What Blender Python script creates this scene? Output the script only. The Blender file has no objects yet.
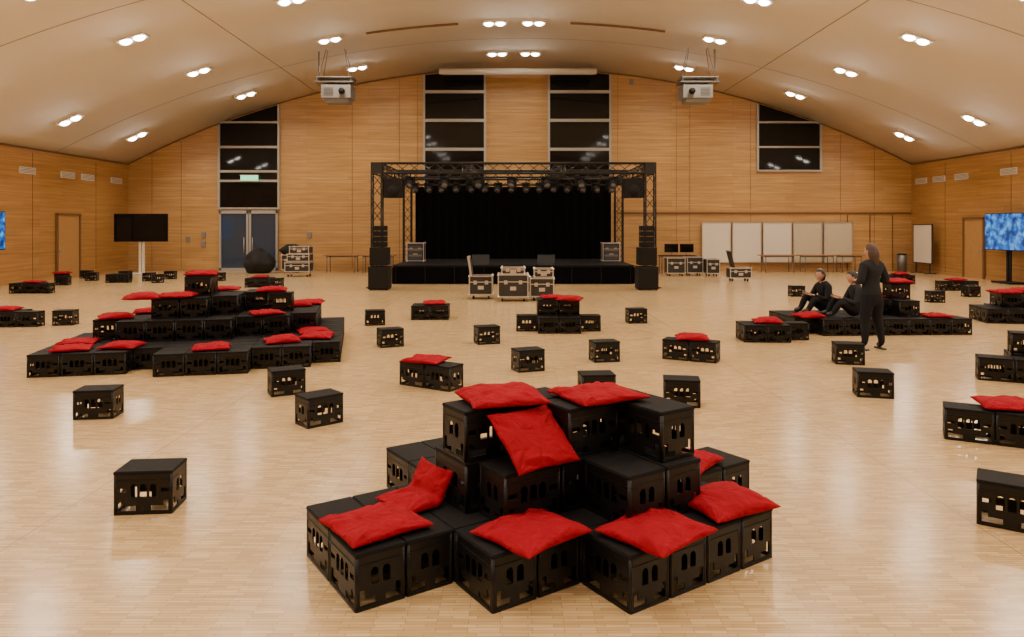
import bpy, bmesh, math, random
from mathutils import Vector, Matrix, noise
random.seed(7)
scene = bpy.context.scene
COL = scene.collection

# ------------------------------------------------------------------ materials
def new_mat(name):
    m = bpy.data.materials.new(name); m.use_nodes = True
    nt = m.node_tree; b = nt.nodes["Principled BSDF"]
    return m, nt, b
def simple(name, col, rough=0.5, metal=0.0, emit=None, estr=0, spec=0.5, noise_amt=0.0, nscale=30, bump=0.0, bscale=200):
    m, nt, b = new_mat(name)
    b.inputs["Base Color"].default_value = (*col, 1)
    b.inputs["Roughness"].default_value = rough
    b.inputs["Metallic"].default_value = metal
    b.inputs["Specular IOR Level"].default_value = spec
    if emit:
        b.inputs["Emission Color"].default_value = (*emit, 1)
        b.inputs["Emission Strength"].default_value = estr
    tc = nt.nodes.new("ShaderNodeTexCoord")
    if noise_amt > 0:
        n = nt.nodes.new("ShaderNodeTexNoise"); n.inputs["Scale"].default_value = nscale
        nt.links.new(tc.outputs["Object"], n.inputs["Vector"])
        r = nt.nodes.new("ShaderNodeMix"); r.data_type = 'RGBA'
        r.inputs[6].default_value = (*[c*(1-noise_amt) for c in col], 1)
        r.inputs[7].default_value = (*[min(1, c*(1+noise_amt)) for c in col], 1)
        nt.links.new(n.outputs["Fac"], r.inputs[0]); nt.links.new(r.outputs[2], b.inputs["Base Color"])
    if bump > 0:
        n2 = nt.nodes.new("ShaderNodeTexNoise"); n2.inputs["Scale"].default_value = bscale
        nt.links.new(tc.outputs["Object"], n2.inputs["Vector"])
        bp = nt.nodes.new("ShaderNodeBump"); bp.inputs["Strength"].default_value = bump; bp.inputs["Distance"].default_value = 0.01
        nt.links.new(n2.outputs["Fac"], bp.inputs["Height"]); nt.links.new(bp.outputs["Normal"], b.inputs["Normal"])
    return m

def wood(name, c1, c2, mortar, axis, bw, bh, ms, rough, gscale=(1, 30), spec=0.4, grain=0.25):
    """plank pattern in world metres. axis: 'XZ','YZ','XY'"""
    m, nt, b = new_mat(name)
    N = nt.nodes; L = nt.links
    tc = N.new("ShaderNodeTexCoord"); sp = N.new("ShaderNodeSeparateXYZ"); L.new(tc.outputs["Object"], sp.inputs[0])
    cb = N.new("ShaderNodeCombineXYZ")
    L.new(sp.outputs[axis[0]], cb.inputs[0]); L.new(sp.outputs[axis[1]], cb.inputs[1])
    br = N.new("ShaderNodeTexBrick")
    br.inputs["Color1"].default_value = (*c1, 1); br.inputs["Color2"].default_value = (*c2, 1); br.inputs["Mortar"].default_value = (*mortar, 1)
    br.inputs["Scale"].default_value = 1; br.inputs["Mortar Size"].default_value = ms; br.inputs["Mortar Smooth"].default_value = 0.2
    br.inputs["Brick Width"].default_value = bw; br.inputs["Row Height"].default_value = bh
    br.offset = 0.37; br.offset_frequency = 1; br.squash = 0.8; br.squash_frequency = 3
    L.new(cb.outputs[0], br.inputs["Vector"])
    mp = N.new("ShaderNodeMapping"); mp.inputs["Scale"].default_value = (gscale[0], gscale[1], 1)
    L.new(cb.outputs[0], mp.inputs["Vector"])
    n = N.new("ShaderNodeTexNoise"); n.inputs["Scale"].default_value = 1; n.inputs["Detail"].default_value = 5
    L.new(mp.outputs[0], n.inputs["Vector"])
    n3 = N.new("ShaderNodeTexNoise"); n3.inputs["Scale"].default_value = 0.35; L.new(cb.outputs[0], n3.inputs["Vector"])
    ad = N.new("ShaderNodeMath"); ad.operation = 'MULTIPLY_ADD'; ad.inputs[1].default_value = 0.4; L.new(n3.outputs["Fac"], ad.inputs[0]); L.new(n.outputs["Fac"], ad.inputs[2])
    mr = N.new("ShaderNodeMapRange"); mr.inputs[1].default_value = 0.45; mr.inputs[2].default_value = 0.95
    mr.inputs[3].default_value = 1-grain; mr.inputs[4].default_value = 1+grain*0.6
    L.new(ad.outputs[0], mr.inputs[0])
    mx = N.new("ShaderNodeMix"); mx.data_type = 'RGBA'; mx.blend_type = 'MULTIPLY'; mx.inputs[0].default_value = 1
    L.new(br.outputs["Color"], mx.inputs[6])
    c2n = N.new("ShaderNodeCombineColor")
    for i in range(3): L.new(mr.outputs[0], c2n.inputs[i])
    L.new(c2n.outputs[0], mx.inputs[7])
    L.new(mx.outputs[2], b.inputs["Base Color"])
    b.inputs["Roughness"].default_value = rough; b.inputs["Specular IOR Level"].default_value = spec
    return m, nt, b, cb, mx

M_floor, nt, b, cb, mx = wood("parquet_strips", (0.72, 0.515, 0.265), (0.52, 0.35, 0.165), (0.36, 0.225, 0.10), 'XY', 0.16, 0.026, 0.0017, 0.20, (3, 60), grain=0.20, spec=0.55)
# long expansion joints in the parquet
N = nt.nodes; L = nt.links
sp = N.new("ShaderNodeSeparateXYZ"); L.new(cb.outputs[0], sp.inputs[0])
a = N.new("ShaderNodeMath"); a.operation = 'ADD'; a.inputs[1].default_value = 103.15; L.new(sp.outputs[0], a.inputs[0])
d = N.new("ShaderNodeMath"); d.operation = 'MODULO'; d.inputs[1].default_value = 6.25; L.new(a.outputs[0], d.inputs[0])
lt = N.new("ShaderNodeMath"); lt.operation = 'LESS_THAN'; lt.inputs[1].default_value = 0.008; L.new(d.outputs[0], lt.inputs[0])
m2 = N.new("ShaderNodeMix"); m2.data_type = 'RGBA'; m2.inputs[7].default_value = (0.30, 0.19, 0.10, 1)
L.new(lt.outputs[0], m2.inputs[0]); L.new(mx.outputs[2], m2.inputs[6]); L.new(m2.outputs[2], b.inputs["Base Color"])

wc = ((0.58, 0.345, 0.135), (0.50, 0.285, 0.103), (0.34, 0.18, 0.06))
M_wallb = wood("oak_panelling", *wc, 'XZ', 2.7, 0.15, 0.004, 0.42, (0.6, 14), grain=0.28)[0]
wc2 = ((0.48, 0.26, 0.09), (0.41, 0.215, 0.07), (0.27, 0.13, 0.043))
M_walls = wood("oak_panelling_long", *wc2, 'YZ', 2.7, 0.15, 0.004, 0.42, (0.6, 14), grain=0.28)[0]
M_oak = simple("oak_trim", (0.46, 0.25, 0.09), 0.45, noise_amt=0.15, nscale=8)
M_oakdark = simple("oak_shadow_gap", (0.18, 0.095, 0.035), 0.6)
M_ceil = simple("ceiling_plaster", (0.84, 0.765, 0.66), 0.85, noise_amt=0.03, nscale=1.5)
M_seam = simple("ceiling_seam", (0.30, 0.24, 0.18), 0.9)
M_plastic = simple("black_plastic", (0.005, 0.005, 0.0055), 0.36, noise_amt=0.2, nscale=12, bump=0.12, bscale=300, spec=0.32)
M_felt = simple("black_lid_felt", (0.007, 0.007, 0.008), 0.72, noise_amt=0.3, nscale=60, bump=0.3, bscale=500, spec=0.2)
M_glass = simple("night_glass", (0.005, 0.006, 0.007), 0.05, spec=0.35)
M_doorglass = simple("door_glass", (0.03, 0.04, 0.055), 0.06, spec=0.5, emit=(0.25, 0.38, 0.55), estr=0.035)
M_frame = simple("window_frame_aluminium", (0.42, 0.40, 0.36), 0.4, 0.2)
M_frdark = simple("dark_frame", (0.05, 0.045, 0.04), 0.5)
M_black = simple("matte_black", (0.006, 0.006, 0.0065), 0.7, spec=0.3)
M_cloth = simple("stage_curtain_cloth", (0.003, 0.003, 0.0035), 0.95, spec=0.05)
M_truss = simple("dark_truss_metal", (0.035, 0.034, 0.033), 0.4, 0.6)
M_alu = simple("aluminium", (0.62, 0.60, 0.57), 0.35, 0.8)
M_case = simple("flightcase_laminate", (0.022, 0.021, 0.021), 0.45, bump=0.1)
M_white = simple("white_lacquer", (0.78, 0.74, 0.66), 0.4)
M_board = simple("whiteboard", (0.80, 0.73, 0.62), 0.3)
M_board2 = simple("pinboard", (0.60, 0.52, 0.36), 0.7, noise_amt=0.1)
M_green = simple("exit_green", (0.1, 0.6, 0.3), 0.4, emit=(0.25, 0.9, 0.45), estr=1.6)
M_table = simple("table_brown", (0.30, 0.15, 0.07), 0.4)
M_steel = simple("grey_steel", (0.2, 0.19, 0.18), 0.4, 0.7)
M_lamp = simple("lamp_lens", (0.12, 0.12, 0.13), 0.15, 0.3)
M_bag = simple("beanbag_fabric", (0.006, 0.006, 0.006), 0.8, bump=0.2, bscale=20)
M_grey = simple("projector_grey", (0.22, 0.215, 0.205), 0.5)
M_glow = simple("lamp_diffuser", (0.9, 0.9, 0.9), 0.4, emit=(1.0, 0.93, 0.82), estr=24)

def blue_screen():
    m, nt, b = new_mat("lit_display")
    tc = nt.nodes.new("ShaderNodeTexCoord"); n = nt.nodes.new("ShaderNodeTexNoise"); n.inputs["Scale"].default_value = 4.2; n.inputs["Detail"].default_value = 6
    nt.links.new(tc.outputs["Object"], n.inputs["Vector"])
    r = nt.nodes.new("ShaderNodeValToRGB"); e = r.color_ramp.elements
    e[0].position = 0.38; e[0].color = (0.005, 0.04, 0.20, 1); e[1].position = 0.66; e[1].color = (0.15, 0.55, 1.0, 1)
    x = r.color_ramp.elements.new(0.5); x.color = (0.01, 0.16, 0.65, 1)
    nt.links.new(n.outputs["Fac"], r.inputs[0]); nt.links.new(r.outputs[0], b.inputs["Emission Color"])
    b.inputs["Emission Strength"].default_value = 1.0; b.inputs["Base Color"].default_value = (0, 0, 0, 1); b.inputs["Roughness"].default_value = 0.2
    return m
M_blue = blue_screen()

def red_fabric():
    m, nt, b = new_mat("red_cotton")
    N = nt.nodes; L = nt.links
    tc = N.new("ShaderNodeTexCoord")
    n = N.new("ShaderNodeTexNoise"); n.inputs["Scale"].default_value = 6; n.inputs["Detail"].default_value = 4; L.new(tc.outputs["Object"], n.inputs["Vector"])
    mx = N.new("ShaderNodeMix"); mx.data_type = 'RGBA'
    mx.inputs[6].default_value = (0.24, 0.003, 0.011, 1); mx.inputs[7].default_value = (0.34, 0.005, 0.018, 1)
    L.new(n.outputs["Fac"], mx.inputs[0]); L.new(mx.outputs[2], b.inputs["Base Color"])
    b.inputs["Roughness"].default_value = 0.9; b.inputs["Specular IOR Level"].default_value = 0.12
    w1 = N.new("ShaderNodeTexNoise"); w1.inputs["Scale"].default_value = 350; L.new(tc.outputs["Object"], w1.inputs["Vector"])
    w2 = N.new("ShaderNodeTexNoise"); w2.inputs["Scale"].default_value = 9; w2.inputs["Detail"].default_value = 2; w2.inputs["Distortion"].default_value = 1.2; L.new(tc.outputs["Object"], w2.inputs["Vector"])
    b1 = N.new("ShaderNodeBump"); b1.inputs["Strength"].default_value = 0.75; b1.inputs["Distance"].default_value = 0.035; L.new(w2.outputs["Fac"], b1.inputs["Height"])
    b2 = N.new("ShaderNodeBump"); b2.inputs["Strength"].default_value = 0.3; b2.inputs["Distance"].default_value = 0.002; L.new(w1.outputs["Fac"], b2.inputs["Height"]); L.new(b1.outputs["Normal"], b2.inputs["Normal"])
    L.new(b2.outputs["Normal"], b.inputs["Normal"])
    return m
M_red = red_fabric()

# ------------------------------------------------------------------ mesh builder
class B:
    def __init__(s): s.bm = bmesh.new(); s.mats = []
    def mi(s, m):
        if m not in s.mats: s.mats.append(m)
        return s.mats.index(m)
    def _tag(s, geom, m, smooth=False):
        i = s.mi(m)
        for v in geom:
            for f in v.link_faces: f.material_index = i; f.smooth = smooth
    def box(s, c, d, m, rz=0, rx=0, ry=0):
        M = Matrix.Translation(c) @ Matrix.Rotation(rz, 4, 'Z') @ Matrix.Rotation(ry, 4, 'Y') @ Matrix.Rotation(rx, 4, 'X') @ Matrix.Diagonal((*d, 1))
        r = bmesh.ops.create_cube(s.bm, size=1, matrix=M); s._tag(r['verts'], m); return s
    def tube(s, a, b, r, m, seg=6, r2=None):
        a = Vector(a); b = Vector(b); d = b-a
        q = d.to_track_quat('Z', 'Y').to_matrix().to_4x4()
        M = Matrix.Translation((a+b)/2) @ q
        g = bmesh.ops.create_cone(s.bm, cap_ends=True, segments=seg, radius1=r, radius2=r if r2 is None else r2, depth=d.length, matrix=M)
        s._tag(g['verts'], m, seg > 6); return s
    def ball(s, c, d, m, seg=16, rot=None):
        M = Matrix.Translation(c) @ (rot if rot else Matrix()) @ Matrix.Diagonal((*d, 1))
        g = bmesh.ops.create_uvsphere(s.bm, u_segments=seg, v_segments=max(6, seg*3//4), radius=1, matrix=M)
        s._tag(g['verts'], m, True); return s
    def poly(s, pts, m):
        vs = [s.bm.verts.new(p) for p in pts]; f = s.bm.faces.new(vs); f.material_index = s.mi(m); return f
    def mesh(s, name):
        me = bpy.data.meshes.new(name); s.bm.normal_update(); s.bm.to_mesh(me); s.bm.free()
        for m in s.mats: me.materials.append(m)
        return me
    def obj(s, name, loc=(0, 0, 0), rz=0, parent=None, bevel=0):
        o = bpy.data.objects.new(name, s.mesh(name)); o.location = loc; o.rotation_euler = (0, 0, rz)
        COL.objects.link(o)
        if parent: o.parent = parent
        if bevel:
            md = o.modifiers.new("bevel", 'BEVEL'); md.width = bevel; md.segments = 2; md.limit_method = 'ANGLE'
        return o
def inst(name, me, loc, rz=0, parent=None):
    o = bpy.data.objects.new(name, me); o.location = loc; o.rotation_euler = (0, 0, rz); COL.objects.link(o)
    if parent: o.parent = parent
    return o
def empty(name, loc=(0, 0, 0), rz=0):
    o = bpy.data.objects.new(name, None); o.location = loc; o.rotation_euler = (0, 0, rz); o.empty_display_size = 0.2; COL.objects.link(o); return o
def fill_curve(outline, holes, th):
    cu = bpy.data.curves.new("tmp", 'CURVE'); cu.dimensions = '2D'; cu.fill_mode = 'BOTH'; cu.extrude = th/2
    for pts in [outline]+holes:
        s = cu.splines.new('POLY'); s.points.add(len(pts)-1)
        for p, q in zip(s.points, pts): p.co = (q[0], q[1], 0, 1)
        s.use_cyclic_u = True
    o = bpy.data.objects.new("tmp", cu); COL.objects.link(o)
    dg = bpy.context.evaluated_depsgraph_get(); me = bpy.data.meshes.new_from_object(o.evaluated_get(dg))
    bpy.data.objects.remove(o); return me
def rect(x0, y0, x1, y1): return [(x0, y0), (x1, y0), (x1, y1), (x0, y1)]
def circ(cx, cy, r, n=24): return [(cx+r*math.cos(2*math.pi*k/n), cy+r*math.sin(2*math.pi*k/n)) for k in range(n)]

# ------------------------------------------------------------------ room shell
CX = 0.35; HW = 17.4; YB = 32.0; YF = -9.0; APEX = 9.02; EAVE = 4.76
RISE = APEX-EAVE; R = (HW*HW+RISE*RISE)/(2*RISE)
def arch(x):
    dx = x-CX
    return APEX-R+math.sqrt(R*R-dx*dx)
XL = CX-HW; XR = CX+HW
B().box((CX, (YB+YF)/2, -0.1), (2*HW+0.4, YB-YF+0.4, 0.2), M_floor).obj("floor")
def end_wall(name, y, th):
    bb = B(); n = 48
    xs = [XL+(XR-XL)*i/n for i in range(n+1)]
    for yy, flip in ((y, False), (y+th, True)):
        pts = [(XR, yy, 0), (XL, yy, 0)] + [(x, yy, arch(x)) for x in xs]
        bb.poly(pts if not flip else pts[::-1], M_wallb)
    return bb.obj(name)
end_wall("wall_back", YB, 0.2)
end_wall("wall_front", YF, -0.2)
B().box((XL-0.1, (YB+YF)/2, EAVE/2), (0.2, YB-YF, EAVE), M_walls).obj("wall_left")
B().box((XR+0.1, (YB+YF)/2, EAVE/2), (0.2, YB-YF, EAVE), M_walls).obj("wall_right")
bb = B(); n = 64
for k in range(n):
    x0 = XL+(XR-XL)*k/n; x1 = XL+(XR-XL)*(k+1)/n
    f = bb.poly([(x0, YF, arch(x0)), (x0, YB, arch(x0)), (x1, YB, arch(x1)), (x1, YF, arch(x1))], M_ceil)
    f.smooth = True
bmesh.ops.remove_doubles(bb.bm, verts=bb.bm.verts, dist=0.0005)
ceil = bb.obj("ceiling")
md = ceil.modifiers.new("thick", 'SOLIDIFY'); md.thickness = 0.25; md.offset = -1
bb = B()
def seam_arc(y, x0, x1, w=0.03):
    n = 40
    for k in range(n):
        a_ = x0+(x1-x0)*k/n; b_ = x0+(x1-x0)*(k+1)/n
        bb.poly([(a_, y-w/2, arch(a_)-0.006), (b_, y-w/2, arch(b_)-0.006), (b_, y+w/2, arch(b_)-0.006), (a_, y+w/2, arch(a_)-0.006)], M_seam)
for y in (26.9, 18.3, 10.0, 2.0):
    seam_arc(y, XL, XR, 0.03)
for dx in (-9.0, 9.0):
    x = CX+dx
    bb.poly([(x-0.016, YF, arch(x-0.02)-0.006), (x+0.016, YF, arch(x+0.02)-0.006), (x+0.016, YB, arch(x+0.02)-0.006), (x-0.016, YB, arch(x-0.02)-0.006)], M_seam)
bb.obj("trim_ceiling_seams")
bb = B()
for k in range(48):
    a_ = XL+(XR-XL)*k/48; b_ = XL+(XR-XL)*(k+1)/48
    bb.tube((a_, YB-0.02, arch(a_)-0.02), (b_, YB-0.02, arch(b_)-0.02), 0.03, M_oakdark, 4)
for x in (XL+0.02, XR-0.02):
    bb.box((x, (YB+YF)/2, EAVE-0.03), (0.04, YB-YF, 0.05), M_oakdark)
bb.obj("trim_ceiling_edge")
B().box((CX, YB-0.015, 0.05), (2*HW, 0.03, 0.1), M_oak).obj("baseboard_back")
B().box((XL+0.015, (YB+YF)/2, 0.05), (0.03, YB-YF-0.1, 0.1), M_oak).obj("baseboard_left")
B().box((XR-0.015, (YB+YF)/2, 0.05), (0.03, YB-YF-0.1, 0.1), M_oak).obj("baseboard_right")
bb = B()
for x in (-16.0, -14.7, -7.1, -5.0, -4.2, 4.7, 7.3, 7.9, 10.6, 14.6, 16.1):
    bb.box((x, YB-0.006, (arch(x)-0.1)/2), (0.014, 0.012, arch(x)-0.1), M_oakdark)
bb.box((11.2, YB-0.03, 2.57), (13.0, 0.06, 0.06), M_oakdark)
bb.box((11.2, YB-0.04, 2.66), (13.0, 0.08, 0.10), M_oak)
for y in (10, 14, 18, 22, 25.6, 29.5):
    bb.box((XL+0.006, y, 2.3), (0.012, 0.014, 4.6), M_oakdark)
    bb.box((XR-0.006, y, 2.3), (0.012, 0.014, 4.6), M_oakdark)
for x in (14.9, 15.9, 16.9):
    bb.box((x, YB-0.02, 1.25), (0.03, 0.04, 2.5), M_oakdark)
bb.obj("trim_wall_panel_joints")

# windows -----------------------------------------------------------
def window(name, x0, x1, z0, mull, frame=M_frame):
    bb = B(); n = 8
    top = [(x0+(x1-x0)*k/n) for k in range(n+1)]
    y = YB-0.03
    bb.poly([(x1, y, z0), (x0, y, z0)] + [(x, y, arch(x)-0.08) for x in top], M_glass)
    bb.box((x0, y-0.02, (z0+arch(x0))/2-0.04), (0.09, 0.10, arch(x0)-z0-0.08), frame)
    bb.box((x1, y-0.02, (z0+arch(x1))/2-0.04), (0.09, 0.10, arch(x1)-z0-0.08), frame)
    for z, h in mull:
        bb.box(((x0+x1)/2, y-0.03, z), (x1-x0, 0.12, h), frame)
    bb.box(((x0+x1)/2, y-0.03, z0), (x1-x0+0.1, 0.12, 0.08), frame)
    return bb.obj(name)
window("window_1", -3.9, -1.2, 0.65, [(7.95, 0.13), (6.68, 0.13), (5.4, 0.13), (4.1, 0.13)])
window("window_2", 1.64, 4.36, 0.65, [(7.95, 0.13), (6.68, 0.13), (5.4, 0.13), (4.1, 0.13)])
window("window_3", -13.0, -10.35, 2.78, [(6.6, 0.08), (5.5, 0.10), (4.42, 0.10), (4.0, 0.10)])
window("window_4", 10.9, 13.7, 4.45, [(6.6, 0.08), (5.5, 0.08)])
bb = B(); bb.box((0, 0, 0), (0.75, 0.08, 0.22), M_green)
bb.box((0, 0.0, 0.12), (0.8, 0.1, 0.03), M_white); bb.box((0, 0, -0.12), (0.8, 0.1, 0.03), M_white)
bb.obj("exit_sign", (-11.6, YB-0.2, 4.12))
bb = B(); y = YB-0.06
bb.box((-11.67, y, 1.36), (2.6, 0.02, 2.66), M_doorglass)
for x in (-12.93, -11.72, -11.60, -10.42): bb.box((x, y-0.03, 1.36), (0.09, 0.08, 2.66), M_frame)
for z in (0.07, 2.62): bb.box((-11.67, y-0.03, z), (2.6, 0.08, 0.14), M_frame)
for x in (-11.85, -11.47): bb.tube((x, y-0.12, 0.8), (x, y-0.12, 1.5), 0.018, M_alu, 8)
bb.obj("door_1")
def side_door(name, x, y0, y1, h, s):
    bb = B(); yc = (y0+y1)/2
    bb.box((x+s*0.03, yc, h/2), (0.05, y1-y0, h), M_oak)
    for yy in (y0, y1): bb.box((x+s*0.05, yy, h/2), (0.09, 0.08, h), M_oakdark)
    bb.box((x+s*0.05, yc, h), (0.09, y1-y0+0.08, 0.08), M_oakdark)
    bb.tube((x+s*0.12, y0+0.15, 1.05), (x+s*0.12, y0+0.30, 1.05), 0.015, M_alu, 8)
    bb.box((x+s*0.07, y0+0.15, 1.05), (0.03, 0.05, 0.16), M_alu)
    return bb.obj(name)
side_door("door_2", XL, 26.9, 28.3, 2.45, 1)
side_door("door_3", XR, 27.0, 28.2, 2.3, -1)
def vent(x, y, z, s, w=0.85):
    bb = B(); bb.box((0, 0, 0), (0.03, w, 0.24), M_white)
    for k in range(4): bb.box((s*0.018, 0, -0.075+k*0.05), (0.012, w-0.08, 0.02), M_grey)
    bb.obj("wall_vent", (x+s*0.02, y, z))
for y in (25.3, 27.6, 28.9, 31.0): vent(XL, y, 3.95, 1)
for y in (31.2, 29.9, 28.4, 25.7): vent(XR, y, 3.95, -1)
for x0, x1 in ((-5.0, -1.85), (2.0, 5.25)):
    bb = B(); n = 8
    for k in range(n):
        a_ = x0+(x1-x0)*k/n; b_ = x0+(x1-x0)*(k+1)/n
        bb.tube((a_, 24.7, arch(a_)-0.02), (b_, 24.7, arch(b_)-0.02), 0.05, M_oakdark, 4)
    bb.obj("trim_ceiling_slot")

# ------------------------------------------------------------------ downlights
WARM = (1.0, 0.845, 0.665)
plate = fill_curve(rect(-0.42, -0.22, 0.42, 0.22), [circ(-0.20, 0, 0.175), circ(0.20, 0, 0.175)], 0.02)
bb = B(); bb.bm.from_mesh(plate); bb.mats = [M_white]
for f in bb.bm.faces: f.material_index = 0
for sx in (-1, 1):
    bb.box((sx*0.41, 0, 0.03), (0.02, 0.42, 0.06), M_white); bb.box((0, sx*0.21, 0.03), (0.82, 0.02, 0.06), M_white)
    bb.ball((sx*0.20, 0, -0.005), (0.155, 0.155, 0.085), M_glow, 16)
fx = bb.mesh("downlight_frame")
LW = 82
for y in (29.1, 24.7, 20.4, 16.35, 12.2, 8.1, 4.0, 0.0, -4.2):
    for dx in (-15.5, -11.1, -6.6, -0.95, 0.39, 6.6, 11.1, 15.5):
        x = CX+dx; z = arch(x)-0.06
        o = inst("ceiling_downlight", fx, (x, y, z))
        o.rotation_euler = (0, math.asin(dx/R), 0)
        ld = bpy.data.lights.new("downlight_lamp", 'AREA'); ld.shape = 'RECTANGLE'; ld.size = 0.70; ld.size_y = 0.3
        ld.energy = LW if abs(dx) > 1 else LW*0.6; ld.color = WARM; ld.spread = math.radians(150)
        lo = bpy.data.objects.new("lamp", ld); lo.location = (0, 0, -0.11); COL.objects.link(lo); lo.parent = o

# ------------------------------------------------------------------ crate
def archhole(cx, z0, z1, w):
    r = w/2; pts = [(cx-r, z0), (cx+r, z0)]
    for k in range(9):
        t = math.pi*k/8; pts.append((cx+r*math.cos(t), z1-r+r*math.sin(t)))
    return pts
CL, CW, CH = 0.396, 0.286, 0.300
BH = CH-0.022
def crate_mesh():
    bm = bmesh.new()
    hl = CL/2-0.006; hs = CW/2-0.006
    longf = fill_curve(rect(-hl, 0, hl, BH), [archhole(-0.064, 0.118, 0.212, 0.048), archhole(0, 0.118, 0.212, 0.048), archhole(0.064, 0.118, 0.212, 0.048),
            rect(-0.172, 0.155, -0.113, 0.182), rect(0.113, 0.155, 0.172, 0.182),
            [(-0.168, 0.025), (-0.05, 0.025), (-0.05, 0.062), (-0.132, 0.062), (-0.132, 0.10), (-0.168, 0.10)],
            [(0.168, 0.025), (0.168, 0.10), (0.132, 0.10), (0.132, 0.062), (0.05, 0.062), (0.05, 0.025)]], 0.008)
    shortf = fill_curve(rect(-hs, 0, hs, BH), [archhole(-0.034, 0.125, 0.212, 0.044), archhole(0.034, 0.125, 0.212, 0.044),
            [(-0.115, 0.025), (-0.03, 0.025), (-0.03, 0.058), (-0.086, 0.058), (-0.086, 0.105), (-0.115, 0.105)],
            [(0.115, 0.025), (0.115, 0.105), (0.086, 0.105), (0.086, 0.058), (0.03, 0.058), (0.03, 0.025)]], 0.008)
    up = Matrix.Rotation(math.pi/2, 4, 'X')
    def add(me, M):
        t = me.copy(); t.transform(M); bm.from_mesh(t)
    add(longf, Matrix.Translation((0, -CW/2+0.008, 0)) @ up)
    add(longf, Matrix.Translation((0, CW/2-0.008, 0)) @ up)
    add(shortf, Matrix.Translation((-CL/2+0.008, 0, 0)) @ Matrix.Rotation(math.pi/2, 4, 'Z') @ up)
    add(shortf, Matrix.Translation((CL/2-0.008, 0, 0)) @ Matrix.Rotation(math.pi/2, 4, 'Z') @ up)
    for f in bm.faces: f.material_index = 0
    bb = B(); bb.bm.free(); bb.bm = bm; bb.mats = [M_plastic]
    for sx in (-1, 1):
        for sy in (-1, 1):
            bb.tube((sx*(CL/2-0.012), sy*(CW/2-0.012), 0), (sx*(CL/2-0.012), sy*(CW/2-0.012), BH), 0.012, M_plastic, 10)
    for sy in (-1, 1):
        bb.box((0, sy*(CW/2-0.004), 0.008), (CL-0.02, 0.008, 0.016), M_plastic)
        bb.box((0, sy*(CW/2-0.004), 0.235), (CL-0.02, 0.008, 0.008), M_plastic)
        bb.box((sy*(CL/2-0.004), 0, 0.008), (0.008, CW-0.02, 0.016), M_plastic)
        bb.box((sy*(CL/2-0.004), 0, 0.235), (0.008, CW-0.02, 0.008), M_plastic)
    r = bmesh.ops.create_cube(bm, size=1, matrix=Matrix.Translation((0, 0, BH+0.011)) @ Matrix.Diagonal((CL+0.002, CW+0.002, 0.022, 1)))
    mi = bb.mi(M_felt)
    for v in r['verts']:
        for f in v.link_faces: f.material_index = mi
    ed = list({e for v in r['verts'] for e in v.link_edges})
    rb = bmesh.ops.bevel(bm, geom=ed, offset=0.005, segments=2, affect='EDGES')
    for f in rb['faces']: f.material_index = mi
    return bb.mesh("plastic_crate")
CR = crate_mesh()
def crate(x, y, rz=0, z=0, parent=None):
    return inst("plastic_crate", CR, (x, y, z), math.radians(rz), parent)

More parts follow.
